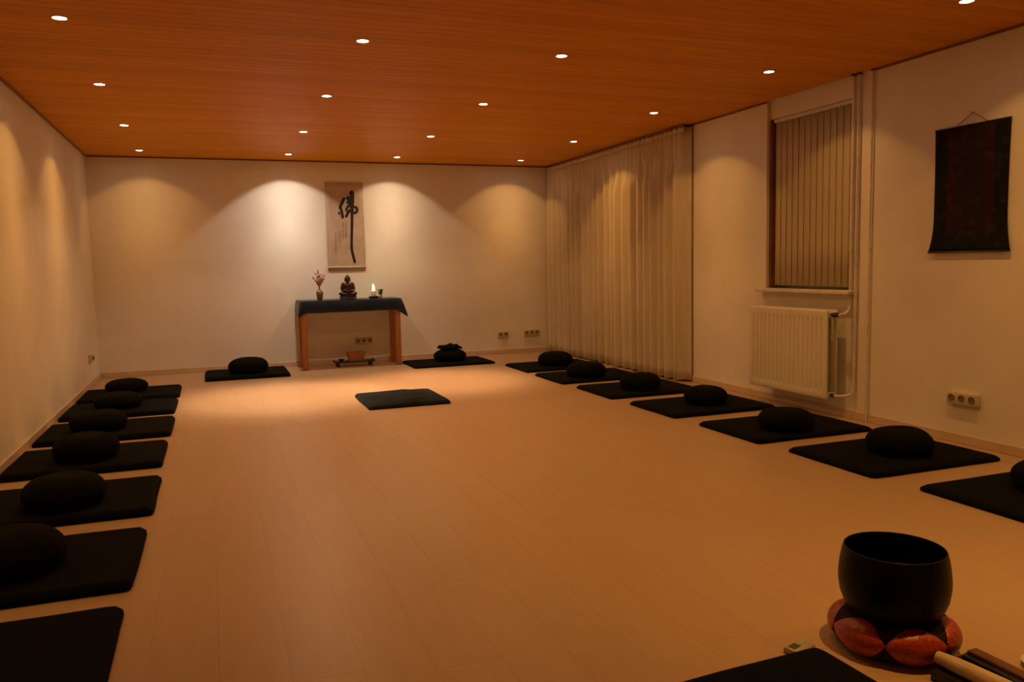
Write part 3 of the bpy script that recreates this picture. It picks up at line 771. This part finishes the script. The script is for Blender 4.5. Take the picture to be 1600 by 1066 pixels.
o = link('meditation_cushion', zafu_mesh(.452, .172, 31.2), None, (1.650, 9.90, .0495)); tag(o, 'round black cushion on the mat left of the altar table', 'cushion', 'round black meditation cushions')
o = link('meditation_cushion', zafu_mesh(.420, .142, 35.1), None, (4.118, 9.945, .0365)); tag(o, 'round black cushion on the mat right of the altar table, under a folded cloth', 'cushion', 'round black meditation cushions')
# folded cloth on that cushion
bm = NB()
def fc(u, v):
    a, b = 2*u-1, 2*v-1
    e = 1-max(abs(a), abs(b))**6
    n1 = noise.noise(Vector((a*2.2, b*2.2, 4)))
    return (a*.136+.014*noise.noise(Vector((b*2.5, 1, a))), b*.115+.015*noise.noise(Vector((a*2.5, 6, b))), .006+.056*e*(.80+.35*n1) + .005*math.sin(a*6+b*2))
T = grid(bm, 22, 18, fc)
ring = T[0] + [r[-1] for r in T[1:]] + T[-1][-2::-1] + [r[0] for r in T[-2:0:-1]]
rb = [bm.verts.new((q.co.x*.92, q.co.y*.92, 0)) for q in ring]
for i in range(len(ring)): bm.faces.new((ring[i], ring[(i+1) % len(ring)], rb[(i+1) % len(ring)], rb[i]))
bm.faces.new(rb)
tag(obj('folded_cloth', bm, 'black_cotton', None, (4.118, 9.945, .184), .1, smooth=True), 'small crumpled black cloth on top of the cushion right of the altar table', 'cloth')

# ------------------------------------------------------------------ bell bowl, ring cushion and small things in the foreground
BX, BY = 3.296, 1.920
cu = thing('ring_cushion', 'red brocade ring cushion with dark seams under the bell bowl', 'cushion', (BX, BY, 0))
R0, ra, rb_ = .121, .067, .056
def tor(a, b, off=0.0, lob=True):
    k = 1 + (.035*math.cos(6*(a-.2)) if lob else 0)
    return ((R0+(ra*k+off)*math.cos(b))*math.cos(a), (R0+(ra*k+off)*math.cos(b))*math.sin(a), .056+(rb_*k+off)*math.sin(b))
bm = NB()
RR = [[bm.verts.new(tor(2*PI*i/72, 2*PI*j/28)) for i in range(72)] for j in range(28)]
for j in range(28):
    for i in range(72): bm.faces.new((RR[j][i], RR[j][(i+1) % 72], RR[(j+1) % 28][(i+1) % 72], RR[(j+1) % 28][i]))
obj('ring_body', bm, 'cushion_maroon', cu, smooth=True)
A0 = math.radians(-112)
for k in range(6):
    bm = NB(); ac = A0 + k*PI/3; half = math.radians(30.0)
    def lens(u, v, top=True):
        a = (2*u-1)
        wd = math.radians(66)*max(0, 1-a*a)**.9 + .0001
        b = math.radians(12) + (2*v-1)*wd
        e = max(0, (1-a*a))*max(0, 1-(2*v-1)**2)
        return tor(ac+a*half, b, .0012+.0055*e**.5)
    grid(bm, 25, 17, lens)
    bmesh.ops.remove_doubles(bm, verts=bm.verts, dist=.0002)
    obj('brocade_panel', bm, 'brocade_red', cu, smooth=True)

ZB = .074
prof = [(0, 0), (.060, 0), (.092, .006), (.122, .026), (.146, .058), (.160, .096), (.1655, .134), (.1655, .160), (.162, .195), (.156, .228), (.1515, .244), (.150, .2465), (.1475, .2465), (.147, .243),
        (.1515, .226), (.1575, .193), (.161, .160), (.160, .131), (.155, .099), (.141, .062), (.118, .032), (.09, .013), (.06, .008), (0, .008)]
bm = NB(); lathe(bm, prof, 72)
tag(obj('bell_bowl', bm, 'bell_metal', None, (BX, BY, ZB), smooth=True, sharp=70), 'large dark metal singing bowl standing on the red ring cushion', 'bell')

tm = thing('timer', 'small grey digital timer half hidden behind the foreground mat corner', 'timer', (2.990, 1.992, 0), .30)
bm = NB(); box(bm, -.046, .046, -.029, .029, 0, .020, .005, 3); obj('timer_body', bm, 'timer_body', tm, smooth=True, sharp=40)
bm = NB(); box(bm, -.036, .000, -.006, .020, .0195, .0208, .0005); obj('display', bm, 'lcd', tm)
for q in range(3):
    bm = NB(); lathe(bm, [(0, .0225), (.004, .0225), (.005, .0195), (0, .0195)], 14, (.012+q*.012, .004, 0)); obj('button', bm, 'socket_white', tm, smooth=True, sharp=40)

bx = .030
bm = NB(); box(bm, -.108, .112, -.30, .0, 0, bx, .003, 2)
o = obj('flat_box', bm, 'black_lacquer', None, (3.326, 1.728, 0), .22, smooth=True, sharp=40); tag(o, 'flat black box under the striker at the bottom right corner', 'box')
sk = thing('striker', 'pale wooden bell striker lying in front of the ring cushion', 'striker', (0, 0, 0))
def rod(bm, a, b, rads):
    a = Vector(a); b = Vector(b); n = len(rads)
    tube(bm, [a+(b-a)*i/(n-1) for i in range(n)], rads, 20)
S0 = Vector((3.268, 1.722, bx+.0235)); S1 = Vector((3.300, 1.452, bx+.0235))
bm = NB(); rod(bm, S0, S1, [.018, .0225, .0235, .0235, .0235, .0235]); obj('striker_shaft', bm, 'bone_wood', sk, smooth=True, sharp=50)
cl = thing('wooden_clapper', 'brown wooden clapper bar lying beside the pale striker', 'clapper', (3.402, 1.722, bx), .03)
bm = NB(); box(bm, -.020, .020, -.26, 0, 0, .024, .004, 2); obj('upper_bar', bm, 'clapper_wood', cl, smooth=True, sharp=40)
bm = NB(); box(bm, -.046, -.022, -.26, -.004, 0, .016, .003, 2); obj('lower_bar', bm, 'black_lacquer', cl, smooth=True, sharp=40)
bm = NB(); lathe(bm, [(0, 0), (.036, 0), (.040, .004), (.060, .014), (.067, .019), (.065, .021), (.056, .016), (.036, .008), (0, .007)], 40)
tag(obj('small_dish', bm, 'porcelain', None, (3.590, 1.622, 0), smooth=True, sharp=60), 'small white porcelain dish cut by the right edge of the picture', 'dish')
